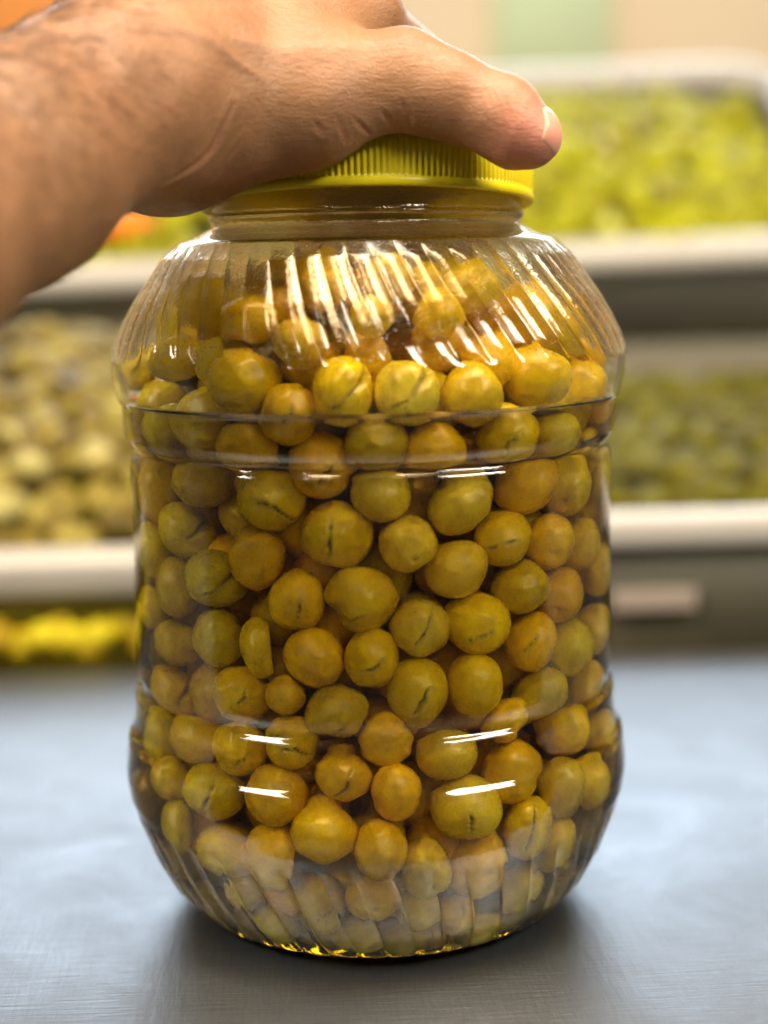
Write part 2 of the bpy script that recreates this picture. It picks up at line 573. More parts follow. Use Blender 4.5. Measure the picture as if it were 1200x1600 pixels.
def revolve(rings):
    """rings: list of (NT, 3) arrays"""
    n = len(rings)
    V = np.concatenate(rings)
    i = np.arange(n - 1)[:, None] * NT
    k = np.arange(NT)[None, :]
    k2 = (k + 1) % NT
    Fq = np.stack([i + k, i + k2, i + NT + k2, i + NT + k], -1).reshape(-1, 4)
    return V, Fq


def ring(r, z):
    r = r + 0 * th
    return np.stack([r * np.cos(th), r * np.sin(th), np.full(NT, z)], 1)


# slope of the profile, for offsetting inwards along the normal
tg = np.gradient(prof, axis=0)
tg /= np.linalg.norm(tg, axis=1)[:, None]
nr, nz_ = tg[:, 1], -tg[:, 0]
WALL = .0011
outer = [ring(r + flute(z, th), z) for r, z in prof]
inner = []
for (r, z), a, b in zip(prof, nr, nz_):
    inner.append(ring(r - WALL * a + 0.75 * flute(z, th), max(z - WALL * b, .0016)))
base_o = [ring(.003, .0045), ring(.030, .0040), ring(.048, .0030), ring(.055, .0005)]
base_i = [ring(.003, .0058), ring(.030, .0052), ring(.048, .0042), ring(.055, .0022)]
chain = base_o + outer + inner[::-1] + base_i[::-1]
V, Fq = revolve(chain)
# the mould's small flaws
nzv = 0.00012 * np.sin(V[:, 2] * 160 + 3 * np.arctan2(V[:, 1], V[:, 0])) * np.cos(5 * np.arctan2(V[:, 1], V[:, 0]) + V[:, 2] * 90)
V[:, :2] *= (1 + nzv / .09)[:, None]
nV = len(V)
c0, c1 = len(V), len(V) + 1
jar = thing('olive_jar', (0, 0, 0), 'big clear ribbed plastic jar of green olives with a yellow screw lid', 'jar')
V = np.concatenate([V, [[0, 0, .0045], [0, 0, .0058]]])
me = mesh_np('jar_body', V, Fq)
bmj = bmesh.new()
bmj.from_mesh(me)
bmj.verts.ensure_lookup_table()
last = nV - NT
for k in range(NT):
    bmj.faces.new((bmj.verts[c0], bmj.verts[(k + 1) % NT], bmj.verts[k])).smooth = True
    bmj.faces.new((bmj.verts[c1], bmj.verts[last + k], bmj.verts[last + (k + 1) % NT])).smooth = True
bmesh.ops.recalc_face_normals(bmj, faces=bmj.faces)
bmj.to_mesh(me)
bmj.free()
jar_body = link('jar_body', me, JAR, jar)

# brine: overlaps a hair into the plastic so that no air gap is left
LEVEL = .1925
rb = []
for (r, z), a, b in zip(prof, nr, nz_):
    zi = max(z - WALL * b, .0016)
    if zi < LEVEL - .001:
        rb.append(ring(r - (WALL - .0003) * a + 0.75 * flute(z, th), max(zi, .0019)))
r_l = r_at(LEVEL) - WALL
tops = [ring(r_l + .0003, LEVEL + .0010), ring(r_l - .0008, LEVEL + .0004), ring(r_l - .0025, LEVEL), ring(.05, LEVEL), ring(.002, LEVEL)]
base_b = [ring(.002, .0056), ring(.030, .0050), ring(.048, .0040), ring(.055, .0020)]
V, Fq = revolve(base_b + rb + tops)
me = mesh_np('brine', np.concatenate([V, [[0, 0, .0056], [0, 0, LEVEL]]]), Fq)
bmj = bmesh.new()
bmj.from_mesh(me)
bmj.verts.ensure_lookup_table()
n = len(V)
for k in range(NT):
    bmj.faces.new((bmj.verts[n], bmj.verts[(k + 1) % NT], bmj.verts[k])).smooth = True
    bmj.faces.new((bmj.verts[n + 1], bmj.verts[n - NT + k], bmj.verts[n - NT + (k + 1) % NT])).smooth = True
bmesh.ops.recalc_face_normals(bmj, faces=bmj.faces)
bmj.to_mesh(me)
bmj.free()
tag(link('brine', me, BRINE), 'clear brownish brine filling the jar up to the shoulder', 'brine')

# small bubbles and specks caught at the front of the brine
g = np.random.default_rng(33)
Vs, Fs = [], []
Vb, Fb = ico_s(1)
for i in range(420):
    z, t = g.uniform(.02, .188), g.uniform(-math.pi * .95, -.05 * math.pi)
    rr_ = float(r_at(z)) - .0019 - .004 * g.beta(1, 3)
    sz = .00013 + .00026 * g.beta(1, 4)
    Vs.append(Vb * sz + (rr_ * math.cos(t), rr_ * math.sin(t), z))
    Fs.append(Fb + i * len(Vb))
Mb = Mat('air_bubble')
Mb.bsdf(Base_Color=c4(0.80, 0.74, 0.55), Roughness=0.2)
o = link('specks', mesh_np('specks', np.concatenate(Vs), np.concatenate(Fs)), Mb.m, bpy.data.objects['brine'])
o['kind'] = 'stuff'

# lid: ribbed skirt, smooth lower band, rounded top edge; screwed on a little askew
NR = 180
NT0, th0 = NT, th
NT = NR * 6
th = np.arange(NT) * 2 * np.pi / NT
rib = np.clip(np.cos(NR * th) * 1.6, -1, 1) * .00042


def lid_ring(r, z, a):
    return ring(r + a * rib, z)


lp = [(.0583, .0000, 0), (.0600, .0000, 0), (.0606, .0006, 0), (.0606, .0026, 0), (.0602, .0031, 0), (.0599, .0036, .4), (.0601, .0044, 1), (.0600, .0130, 1), (.0597, .0155, 1), (.0588, .0172, .7),
      (.0572, .0185, .2), (.0550, .0190, 0), (.0500, .0190, 0), (.0485, .0184, 0), (.0200, .0184, 0), (.001, .0184, 0)]
li = [(.001, .0168, 0), (.0570, .0168, 0), (.0583, .0158, 0)]
V, Fq = revolve([lid_ring(*p) for p in lp] + [lid_ring(*p) for p in li])
n = len(V)
wrap = np.stack([n - NT + np.arange(NT), n - NT + (np.arange(NT) + 1) % NT, (np.arange(NT) + 1) % NT, np.arange(NT)], 1)
me = mesh_np('lid', V, np.concatenate([Fq, wrap]))
lid = link('lid', me, LID, jar)
lid.location = (0, 0, .2600)
lid.rotation_euler = (R(-4.5), 0, 0)
# neck thread and the bead below the lid
NT, th = NT0, th0


def torus(name, rad, z, tube, m, parent, pitch=0.0, turns=1.0):
    nseg, ns = int(220 * turns), 8
    Vv = []
    for i in range(nseg + 1):
        a = 2 * math.pi * turns * i / nseg
        for k in range(ns):
            b = 2 * math.pi * k / ns
            rr_ = rad + tube * math.cos(b) * 1.1
            Vv.append((rr_ * math.cos(a), rr_ * math.sin(a), z + pitch * i / nseg + tube * math.sin(b)))
    Ff = [(i * ns + k, i * ns + (k + 1) % ns, (i + 1) * ns + (k + 1) % ns, (i + 1) * ns + k) for i in range(nseg) for k in range(ns)]
    return link(name, mesh_np(name, Vv, Ff), m, parent)


# condensation beads on the inside of the shoulder
V0, F0 = ico(1)
keep = V0[:, 2] > -0.3
g = np.random.default_rng(21)
Vs, Fs = [], []
nb_ = 0
for i in range(2600):
    z = .209 + .037 * g.beta(1.2, 1.1)
    t = g.uniform(-math.pi, 0) if g.uniform() < .8 else g.uniform(0, math.pi)
    fl = float(flute(np.array(z), np.array(t)))
    rr_ = float(r_at(z)) + fl + .00003
    j = min(int(np.searchsorted(pz, z)), len(prof) - 1)
    nvec = np.array([nr[j] * math.cos(t), nr[j] * math.sin(t), nz_[j]])
    size = .00016 + .00034 * g.beta(1, 4)
    ax = np.cross(nvec, (0, 0, 1.0))
    ax /= np.linalg.norm(ax)
    up_ = np.cross(ax, nvec)
    B = np.stack([ax, up_, nvec * .45])
    Vs.append((V0 * size) @ B + (rr_ * math.cos(t), rr_ * math.sin(t), z))
    Fs.append(F0 + nb_)
    nb_ += len(V0)
Mdrop = Mat('droplet')
gl = Mdrop.n('BsdfGlass', {'Color': c4(1, 1, 1), 'IOR': 1.33, 'Roughness': 0.0})
Mdrop.t.links.new(gl.outputs[0], Mdrop.out.inputs['Surface'])
o = link('moisture_beads', mesh_np('moisture_beads', np.concatenate(Vs), np.concatenate(Fs)), Mdrop.m, jar)
o['kind'] = 'stuff'

# ------------------------------------------------------------------ olives
# x, y, z, width, height, roll, facing, colour, kind, row: each lies where the photograph shows it, against the wall of the jar
OLIVES = [
 (-0.0779,-0.0101,0.2223,0.0155,0.0199,10,8,"g","plain",1), (-0.0593,-0.0418,0.2273,0.0245,0.0198,0,7,"b","plain",1), (-0.0369,-0.0652,0.2229,0.0217,0.0150,0,5,"y","plain",1),
 (-0.0158,-0.0679,0.2312,0.0172,0.0156,0,2,"b","plain",1), (0.0012,-0.0752,0.2225,0.0135,0.0142,0,0,"g","plain",1), (0.0076,-0.0670,0.2345,0.0182,0.0173,0,0,"b","plain",1),
 (0.0241,-0.0720,0.2214,0.0159,0.0171,0,-2,"y","plain",1), (0.0362,-0.0600,0.2308,0.0203,0.0173,0,-4,"g","plain",1), (0.0592,-0.0464,0.2226,0.0245,0.0235,10,-6,"y","plain",1),
 (0.0748,-0.0262,0.2146,0.0245,0.0240,8,-7,"b","plain",1), (0.0861,-0.0111,0.2092,0.0135,0.0214,5,-8,"o","plain",1), (-0.0216,-0.0760,0.2149,0.0185,0.0165,0,3,"b","plain",1),
 (-0.0847,-0.0139,0.2043,0.0135,0.0178,5,9,"y","split",2), (-0.0658,-0.0474,0.2093,0.0204,0.0157,0,8,"b","plain",2), (-0.0423,-0.0699,0.2023,0.0245,0.0216,0,5,"y","plain",2),
 (-0.0083,-0.0808,0.1997,0.0201,0.0231,0,2,"y","notch",2), (0.0130,-0.0803,0.1997,0.0219,0.0203,0,-1,"p","notch",2), (0.0339,-0.0731,0.1980,0.0203,0.0207,0,-3,"b","plain",2),
 (0.0581,-0.0572,0.2007,0.0245,0.0214,0,-6,"y","plain",2), (0.0776,-0.0230,0.1982,0.0245,0.0223,0,-8,"o","plain",2), (-0.0664,-0.0419,0.1864,0.0195,0.0156,0,-11,"g","plain",3),
 (-0.0533,-0.0584,0.1906,0.0243,0.0216,0,-6,"y","plain",3), (-0.0250,-0.0755,0.1929,0.0193,0.0201,0,-2,"o","split",3), (-0.0377,-0.0678,0.1811,0.0216,0.0165,0,-3,"o","plain",3),
 (-0.0168,-0.0744,0.1747,0.0218,0.0215,0,-1,"o","split",3), (0.0011,-0.0779,0.1829,0.0201,0.0173,-5,0,"b","plain",3), (0.0206,-0.0748,0.1810,0.0207,0.0166,0,2,"o","plain",3),
 (0.0438,-0.0646,0.1839,0.0218,0.0191,-10,5,"y","split",3), (0.0591,-0.0512,0.1844,0.0220,0.0146,0,9,"g","plain",3), (-0.0696,-0.0313,0.1635,0.0245,0.0222,0,-15,"b","plain",4),
 (-0.0544,-0.0533,0.1676,0.0245,0.0180,0,-7,"b","plain",4), (-0.0308,-0.0700,0.1619,0.0225,0.0205,20,-3,"y","split",4), (0.0045,-0.0762,0.1647,0.0191,0.0173,0,1,"y","plain",4),
 (0.0301,-0.0702,0.1608,0.0236,0.0184,-35,3,"p","plain",4), (0.0497,-0.0578,0.1646,0.0244,0.0185,-20,7,"o","plain",4), (0.0646,-0.0406,0.1645,0.0245,0.0212,0,12,"p","hole",4),
 (0.0748,-0.0154,0.1665,0.0190,0.0168,0,22,"g","plain",4), (-0.0717,-0.0271,0.1410,0.0198,0.0205,0,-17,"g","plain",5), (-0.0590,-0.0489,0.1474,0.0245,0.0195,20,-9,"g","notch",5),
 (-0.0389,-0.0661,0.1444,0.0195,0.0208,0,-4,"o","plain",5), (-0.0113,-0.0758,0.1530,0.0231,0.0225,-20,-1,"y","split",5), (0.0131,-0.0756,0.1496,0.0179,0.0188,-20,2,"p","hole",5),
 (0.0421,-0.0639,0.1487,0.0205,0.0188,-10,5,"y","pit",5), (0.0575,-0.0507,0.1437,0.0202,0.0193,0,9,"o","hole",5), (0.0686,-0.0341,0.1410,0.0245,0.0196,5,14,"p","plain",5),
 (0.0748,-0.0171,0.1275,0.0245,0.0198,5,22,"p","plain",5), (-0.0621,-0.0451,0.1252,0.0207,0.0220,-15,-10,"b","plain",6), (-0.0520,-0.0564,0.1385,0.0245,0.0202,0,-6,"g","notch",6),
 (-0.0252,-0.0724,0.1330,0.0187,0.0217,15,-2,"o","split",6), (-0.0041,-0.0767,0.1324,0.0237,0.0219,10,0,"y","bean",6), (0.0268,-0.0718,0.1404,0.0214,0.0195,-30,3,"p","plain",6),
 (0.0475,-0.0604,0.1317,0.0221,0.0183,0,6,"b","plain",6), (0.0618,-0.0457,0.1245,0.0222,0.0202,10,10,"o","hole",6), (-0.0725,-0.0258,0.1205,0.0185,0.0156,0,-17,"g","plain",6),
 (-0.0647,-0.0420,0.1086,0.0232,0.0155,0,-11,"b","plain",7), (-0.0484,-0.0598,0.1171,0.0196,0.0211,0,-6,"g","plain",7), (-0.0348,-0.0688,0.1142,0.0144,0.0207,-5,-3,"y","cut",7),
 (-0.0186,-0.0748,0.1117,0.0197,0.0209,-15,-1,"o","plain",7), (0.0000,-0.0771,0.1126,0.0173,0.0199,0,0,"y","pit",7), (0.0155,-0.0752,0.1238,0.0198,0.0191,10,2,"p","split",7),
 (0.0353,-0.0684,0.1219,0.0235,0.0207,15,4,"y","split",7), (0.0520,-0.0567,0.1120,0.0195,0.0213,15,7,"o","split",7), (0.0650,-0.0415,0.1072,0.0245,0.0209,10,12,"g","plain",7),
 (0.0740,-0.0219,0.1073,0.0245,0.0187,0,20,"p","plain",7), (-0.0651,-0.0409,0.0966,0.0245,0.0188,10,-12,"b","notch",8), (-0.0430,-0.0637,0.0986,0.0218,0.0190,0,-5,"y","split",8),
 (-0.0277,-0.0717,0.0988,0.0135,0.0135,0,-2,"o","plain",8), (-0.0113,-0.0761,0.0942,0.0218,0.0179,-30,-1,"b","bean",8), (0.0148,-0.0756,0.1008,0.0195,0.0227,0,2,"y","split",8),
 (0.0326,-0.0698,0.1010,0.0194,0.0219,-10,4,"y","plain",8), (0.0424,-0.0646,0.0897,0.0184,0.0141,-30,5,"o","plain",8), (0.0541,-0.0546,0.0952,0.0236,0.0184,-20,8,"g","plain",8),
 (0.0719,-0.0285,0.0896,0.0245,0.0192,10,17,"p","plain",8), (-0.0715,-0.0319,0.0738,0.0190,0.0216,0,-15,"g","plain",9), (-0.0587,-0.0510,0.0765,0.0242,0.0186,0,-8,"y","plain",9),
 (-0.0429,-0.0649,0.0756,0.0196,0.0213,0,-4,"o","split",9), (-0.0268,-0.0721,0.0837,0.0177,0.0187,0,-2,"o","split",9), (0.0034,-0.0771,0.0855,0.0179,0.0188,0,1,"o","plain",9),
 (-0.0097,-0.0780,0.0723,0.0190,0.0181,20,0,"o","pit",9), (0.0229,-0.0742,0.0770,0.0207,0.0178,0,3,"p","plain",9), (0.0449,-0.0654,0.0696,0.0216,0.0217,20,5,"o","plain",9),
 (0.0641,-0.0444,0.0752,0.0235,0.0202,5,11,"y","plain",9), (0.0767,-0.0209,0.0683,0.0245,0.0189,0,20,"p","plain",9), (-0.0673,-0.0451,0.0622,0.0182,0.0146,10,-10,"b","plain",10),
 (-0.0541,-0.0608,0.0614,0.0239,0.0188,0,-6,"g","split",10), (-0.0307,-0.0744,0.0641,0.0213,0.0210,0,-2,"o","plain",10), (-0.0167,-0.0806,0.0555,0.0218,0.0196,0,-1,"o","plain",10),
 (0.0080,-0.0795,0.0664,0.0168,0.0194,0,1,"o","plain",10), (0.0278,-0.0769,0.0583,0.0245,0.0214,10,3,"p","split",10), (0.0609,-0.0542,0.0598,0.0196,0.0194,0,8,"b","plain",10),
 (0.0721,-0.0398,0.0556,0.0207,0.0166,0,13,"y","plain",10), (-0.0654,-0.0491,0.0468,0.0144,0.0191,10,-11,"g","plain",11), (-0.0501,-0.0639,0.0455,0.0222,0.0183,0,-6,"y","plain",11),
 (-0.0326,-0.0738,0.0435,0.0223,0.0238,10,-3,"o","cut",11), (0.0011,-0.0821,0.0498,0.0171,0.0201,0,1,"o","plain",11), (0.0153,-0.0794,0.0446,0.0155,0.0212,-10,2,"y","hole",11),
 (0.0326,-0.0719,0.0388,0.0208,0.0237,10,4,"o","plain",11), (0.0481,-0.0664,0.0480,0.0184,0.0211,0,6,"y","split",11), (0.0582,-0.0540,0.0399,0.0163,0.0203,0,10,"y","plain",11),
 (-0.0439,-0.0621,0.0310,0.0135,0.0153,0,-6,"y","plain",12), (-0.0375,-0.0617,0.0221,0.0164,0.0169,0,-6,"g","plain",12), (-0.0165,-0.0745,0.0317,0.0163,0.0240,0,-2,"y","split",12),
 (0.0006,-0.0759,0.0303,0.0177,0.0183,10,0,"o","hole",12), (0.0160,-0.0730,0.0275,0.0150,0.0166,0,2,"y","plain",12), (0.0245,-0.0708,0.0283,0.0135,0.0173,0,4,"o","plain",12),
 (0.0482,-0.0570,0.0272,0.0172,0.0198,0,8,"g","plain",12), (-0.0059,-0.0684,0.0154,0.0175,0.0157,0,0,"g","plain",12), (0.0103,-0.0676,0.0147,0.0162,0.0153,0,2,"b","plain",12),
 (0.0312,-0.0624,0.0174,0.0159,0.0163,0,5,"g","plain",12),
]


VI, FI = ico(5)


def seg_dist(P, pts):
    d = np.full(len(P), 9.0)
    for a, b in zip(pts, pts[1:]):
        a, b = np.array(a), np.array(b)
        ab = b - a
        t = np.clip(((P - a) @ ab) / (ab @ ab), 0, 1)
        d = np.minimum(d, np.linalg.norm(P - a - t[:, None] * ab, axis=1))
    return d


def jag(x0, z0, x1, z1, g, n=9, amp=.05):
    t = np.linspace(0, 1, n)
    w = np.cumsum(g.normal(0, 1, n)) * amp
    w -= w[0] + (w[-1] - w[0]) * t
    dx, dz = x1 - x0, z1 - z0
    L = math.hypot(dx, dz)
    return [(x0 + dx * s - dz / L * q, z0 + dz * s + dx / L * q) for s, q in zip(t, w)]


def olive_mesh(kind, seed, V=VI, Fc=FI):
    g = np.random.default_rng(seed)
    n = V / np.linalg.norm(V, axis=1)[:, None]
    r = np.ones(len(n))
    for f, a in ((1.6, .022), (2.6, .016), (5.0, .006)):
        for _ in range(3):
            r += a * np.sin(n @ (g.normal(0, 1, 3) * f) + g.uniform(0, 6.28))
    for _ in range(7):                                    # pressed facets where olives leaned on each other
        m = g.normal(0, 1, 3)
        m /= np.linalg.norm(m)
        lim = g.uniform(.91, .97)
        dd = n @ m * r
        over = np.maximum(dd - lim, 0)
        r -= over * .7
    crack = np.zeros(len(n))
    flesh = np.zeros(len(n))
    P = n[:, [0, 2]]
    front = n[:, 1] < .1
    if kind in ('split', 'pit'):
        a = g.uniform(-1.5, 1.5)
        L = g.uniform(.28, .80)
        ox, oz = g.uniform(-.2, .2, 2) if kind == 'split' else (0, 0)
        pts = jag(ox - L * math.cos(a), oz - L * math.sin(a), ox + L * math.cos(a), oz + L * math.sin(a), g)
        d = np.where(front, seg_dist(P, pts), 9)
        taper = np.clip(1.25 - np.hypot(P[:, 0] - ox, P[:, 1] - oz) / L, .12, 1)
        wdt = .042 * taper * (.75 + .45 * np.sin(P @ g.uniform(-9, 9, 2) + g.uniform(0, 6)))
        r -= .17 * taper * np.exp(-(d / wdt) ** 2)
        r += .028 * np.exp(-((d - .095) / .045) ** 2)
        crack = np.exp(-(d / (wdt * 1.05)) ** 2)
        flesh = .6 * np.exp(-((d - .075) / .03) ** 2)
        if g.uniform() < .6:
            k = len(pts) // 2
            pb = jag(pts[k][0], pts[k][1], pts[k][0] + g.uniform(-.1, .3), pts[k][1] - g.uniform(.25, .5), g, 6, .03)
            d2 = np.where(front, seg_dist(P, pb), 9)
            r -= .04 * np.exp(-(d2 / .018) ** 2)
            flesh = np.maximum(flesh, .7 * np.exp(-(d2 / .022) ** 2))
        if kind == 'pit':
            dp = np.where(front, np.linalg.norm(P, axis=1), 9)
            r += .035 * np.exp(-((dp - .085) / .03) ** 2)
            crack *= 1 - np.exp(-(dp / .07) ** 4)
            flesh = np.maximum(flesh, .6 * np.exp(-(dp / .07) ** 4))
    elif kind == 'notch':
        a = g.uniform(.5, 1.2)
        pts = [(.15, .05), (.15 + math.cos(a), .05 + math.sin(a))]
        d = np.where(front, seg_dist(P, pts), 9)
        far = np.clip(np.hypot(P[:, 0] - .15, P[:, 1] - .05), 0, 1)
        wdt = .05 + .13 * far
        r -= .24 * np.clip(far * 1.6, .3, 1) * np.exp(-(d / wdt) ** 4)
        crack = .8 * np.exp(-(d / (wdt * .55)) ** 2)
        flesh = .6 * np.exp(-((d - wdt) / .04) ** 2)
        pts = jag(.15, .05, -.45, -.35, g)
        d2 = np.where(front, seg_dist(P, pts), 9)
        r -= .07 * np.exp(-(d2 / .022) ** 2)
        crack = np.maximum(crack, .8 * np.exp(-(d2 / .02) ** 2))
        r += .02 * np.exp(-((d2 - .06) / .03) ** 2)
    elif kind == 'hole':
        cx_, cz_ = g.uniform(-.3, .3), g.uniform(-.5, .2)
        d = np.where(front, np.hypot(P[:, 0] - cx_, P[:, 1] - cz_), 9)
        r -= .07 * np.exp(-(d / .14) ** 2) + .06 * np.exp(-(d / .04) ** 2)
        crack = .75 * np.exp(-(d / .05) ** 2)
        pts = jag(cx_ - .25, cz_ + .1, cx_ + .3, cz_ + .05, g, 7, .04)
        d2 = np.where(front, seg_dist(P, pts), 9)
        r -= .03 * np.exp(-(d2 / .03) ** 2)
        flesh = .5 * np.exp(-(d2 / .03) ** 2)
    elif kind == 'bean':
        d = np.hypot(n[:, 0] + .75, n[:, 2] + .62)
        r -= .26 * np.exp(-(d / .38) ** 2)
        pts = jag(-.45, -.5, .15, -.3, g)
        d2 = np.where(front, seg_dist(P, pts), 9)
        r -= .06 * np.exp(-(d2 / .028) ** 2)
        crack = .8 * np.exp(-(d2 / .022) ** 2)
        flesh = .5 * np.exp(-((d2 - .05) / .03) ** 2)
    X = n * r[:, None]
    if kind == 'cut':
        over = X[:, 0] > .5
        X[over, 0] = .5 - .12 * np.sqrt(np.clip(1 - (X[over, 2] ** 2 + X[over, 1] ** 2) / .8, 0, 1)) * .5
        flesh = np.where(over, .8, 0)
    me = mesh_np('olive_' + kind, X, Fc)
    attr(me, 'crack', crack)
    attr(me, 'flesh', flesh)
    me.materials.append(OLIVE)
    return me


NVAR = dict(plain=7, split=9, notch=3, pit=3, hole=3, bean=2, cut=2)
VAR = {k: [olive_mesh(k, 100 + 17 * i + 3 * len(k) + ord(k[0])) for i in range(n)] for k, n in NVAR.items()}
VL, FL = ico(3)
LOW = [olive_mesh('plain', 500 + i, VL, FL) for i in range(4)]

COLS = dict(y=(0.80, 0.605, 0.003), o=(0.84, 0.57, 0.003), g=(0.70, 0.585, 0.006), b=(0.64, 0.48, 0.008), p=(0.74, 0.58, 0.040))
CWORD = dict(y='mustard yellow', o='orange tinged', g='dull green', b='brownish', p='pale greyish')
KWORD = dict(plain=['smooth', 'unbroken', 'whole'], split=['split'], notch=['gaping notched'], pit=['split scarred'], hole=['dimpled'], bean=['bean shaped'], cut=['cut faced'])
ROWS = {1: 'hazily behind the shoulder flutes', 2: 'at the foot of the shoulder flutes', 3: 'between the two upper rings', 4: 'just below the second ring', 5: 'in the straight wall\'s top row',
        6: 'in the straight wall\'s second row', 7: 'halfway down the straight wall', 8: 'in the row above the lower ring', 9: 'in the row below the lower ring',
        10: 'on the lower bulge', 11: 'at the top of the foot flutes', 12: 'in the lowest row at the foot'}
ORD = ['', 'first', 'second', 'third', 'fourth', 'fifth', 'sixth', 'seventh', 'eighth', 'ninth', 'tenth', 'eleventh', 'twelfth', 'thirteenth']

n_f = len(OLIVES)
pos = np.array([o[:3] for o in OLIVES])
size = np.array([(o[3], o[4], (o[3] + o[4]) / 2 * .97) for o in OLIVES]) / 2
rad = size.mean(1)
# deeper olives: thrown in, then pushed apart
g = np.random.default_rng(4)
N_DEEP = 560
zc = g.uniform(.013, .246, N_DEEP)
ang = g.uniform(0, 6.283, N_DEEP)
rc = (r_at(zc) - .0125) * np.sqrt(g.uniform(0, 1, N_DEEP))
deep = np.stack([rc * np.cos(ang), rc * np.sin(ang), zc], 1)
rd = g.uniform(.0088, .0104, N_DEEP)
allp = np.concatenate([pos, deep])
allr = np.concatenate([rad, rd])
mob = np.concatenate([np.full(n_f, .06), np.ones(N_DEEP)])
for it in range(260):
    D = allp[:, None] - allp[None]
    L = np.linalg.norm(D, axis=2) + np.eye(len(allp))
    need = np.maximum(allr[:, None] + allr[None] - .0004 - L, 0)
    np.fill_diagonal(need, 0)
    share = mob[:, None] / (mob[:, None] + mob[None])
    allp = allp + ((need * share / L)[:, :, None] * D).sum(1) * .45
    d_ = allp[n_f:]
    d_[:, 2] = np.clip(d_[:, 2] - .00008, .0068 + rd * 1.15, .2465)
    lim = np.minimum(r_at(d_[:, 2]), np.minimum(r_at(d_[:, 2] - rd * .7) + rd * .25, r_at(d_[:, 2] + rd * .7) + rd * .25)) - .0026 - rd * 1.14
    rh = np.hypot(d_[:, 0], d_[:, 1]) + 1e-9
    d_[:, :2] *= np.minimum(1, lim / rh)[:, None]
f_ = allp[:n_f]                                    # front olives stay clear of the wall
f_[:, 2] = np.clip(f_[:, 2], .0055 + size[:, 1] * .9, None)
rot = []
for i, o in enumerate(OLIVES):
    Q = Matrix.Rotation(R(o[6]), 3, 'Z') @ Matrix.Rotation(R(8), 3, 'X') @ Matrix.Rotation(R(o[5]), 3, 'Y')
    rot.append(Q)
    Qn = np.array(Q)
    for _ in range(6):                             # the wall in every direction the body reaches
        x, y, z = f_[i]
        rh = math.hypot(x, y)
        worst = 0
        for e in (-70, -50, -30, -15, 0, 15, 30, 50, 70):
            dv = np.array([x / rh * math.cos(R(e)), y / rh * math.cos(R(e)), math.sin(R(e))])
            sup = Qn @ (np.array([size[i][0], size[i][2], size[i][1]]) ** 2 * (Qn.T @ dv))
            pt = f_[i] + sup / math.sqrt(max(dv @ sup, 1e-12)) * 1.06
            worst = max(worst, math.hypot(pt[0], pt[1]) - (float(r_at(pt[2])) - .0028))
        if worst <= 0:
            break
        f_[i, :2] *= 1 - worst / rh

rows = {}
for i, o in enumerate(OLIVES):
    rows.setdefault(o[9], []).append(i)
place = {}
for rw, ids in rows.items():
    for k, i in enumerate(sorted(ids, key=lambda i: math.atan2(OLIVES[i][0], -OLIVES[i][1]))):
        place[i] = k + 1
use = dict.fromkeys(VAR, 0)
GRP = 'olives packed in the brine of the jar'
for i, (x, y, z, w, h, roll, az, c, k, rw) in enumerate(OLIVES):
    me = VAR[k][use[k] % len(VAR[k])]
    use[k] += 1
    o = bpy.data.objects.new('olive', me)
    col.objects.link(o)
    spin = g.uniform(0, 6.28) if k in ('plain',) else 0.0
    o.location = f_[i]
    o.scale = size[i][[0, 2, 1]]
    o.rotation_mode = 'QUATERNION'
    o.rotation_quaternion = rot[i].to_quaternion()
    j = g.uniform(.86, 1.12)
    base = COLS[c]
    o.color = (base[0] * j, base[1] * j * g.uniform(.95, 1.05), base[2] * j, 1)
    kw = KWORD[k][i % len(KWORD[k])]
    tag(o, f'{kw} {CWORD[c]} olive, {ORD[place[i]]} from wrist side {ROWS[rw]}', 'olive', GRP)
# the rest by nearness to the camera: 190 more singly, the far ones as one mass
order = np.argsort(np.linalg.norm(allp[n_f:] - np.array([0.0046, -.568, .238]), axis=1))
mass_v, mass_f, nv = [], [], 0
for q, j in enumerate(order):
    p = allp[n_f + j]
    r3 = rd[j] * np.array([1.0, 1.0, g.uniform(1.0, 1.22)]) * .98
    Q = Matrix.Rotation(g.uniform(0, 6.28), 3, 'Z') @ Matrix.Rotation(g.uniform(0, 3.14), 3, 'X')
    if q < 190:
        o = bpy.data.objects.new('olive', LOW[q % 4])
        col.objects.link(o)
        o.location, o.scale = p, r3
        o.rotation_mode = 'QUATERNION'
        o.rotation_quaternion = Q.to_quaternion()
        base = COLS['yogbo'[q % 5]]
        jj = g.uniform(.85, 1.1)
        o.color = (base[0] * jj, base[1] * jj * .96, base[2] * jj, 1)
        tag(o, 'plain olive lying deeper in the brine, half hidden behind the front rows', 'olive', GRP)
    else:
        mass_v.append((VL * r3) @ np.array(Q).T + p)
        mass_f.append(FL + nv)
        nv += len(VL)
o = link('olives', mesh_np('olives', np.concatenate(mass_v), np.concatenate(mass_f)), OLIVE_STUFF)
tag(o, 'olives packed in the core and far side of the jar', 'olives', kind='stuff')

# ------------------------------------------------------------------ hand and forearm: one implicit surface, meshed once
def cone(P, a, b, r1, r2):
    a, b = np.array(a), np.array(b)
    ab = b - a
    t = np.clip(((P - a) @ ab) / (ab @ ab), 0, 1)
    return np.linalg.norm(P - a - t[:, None] * ab, axis=1) - (r1 + (r2 - r1) * t)


def smin(a, b, k):
    h = np.maximum(k - np.abs(a - b), 0) / k
    return np.minimum(a, b) - h * h * k * .25


def chain_sdf(P, pts, k=.004):
    d = None
    for (a, ra), (b, rb_) in zip(pts, pts[1:]):
        q = cone(P, a, b, ra, rb_)
        d = q if d is None else smin(d, q, k)
    return d


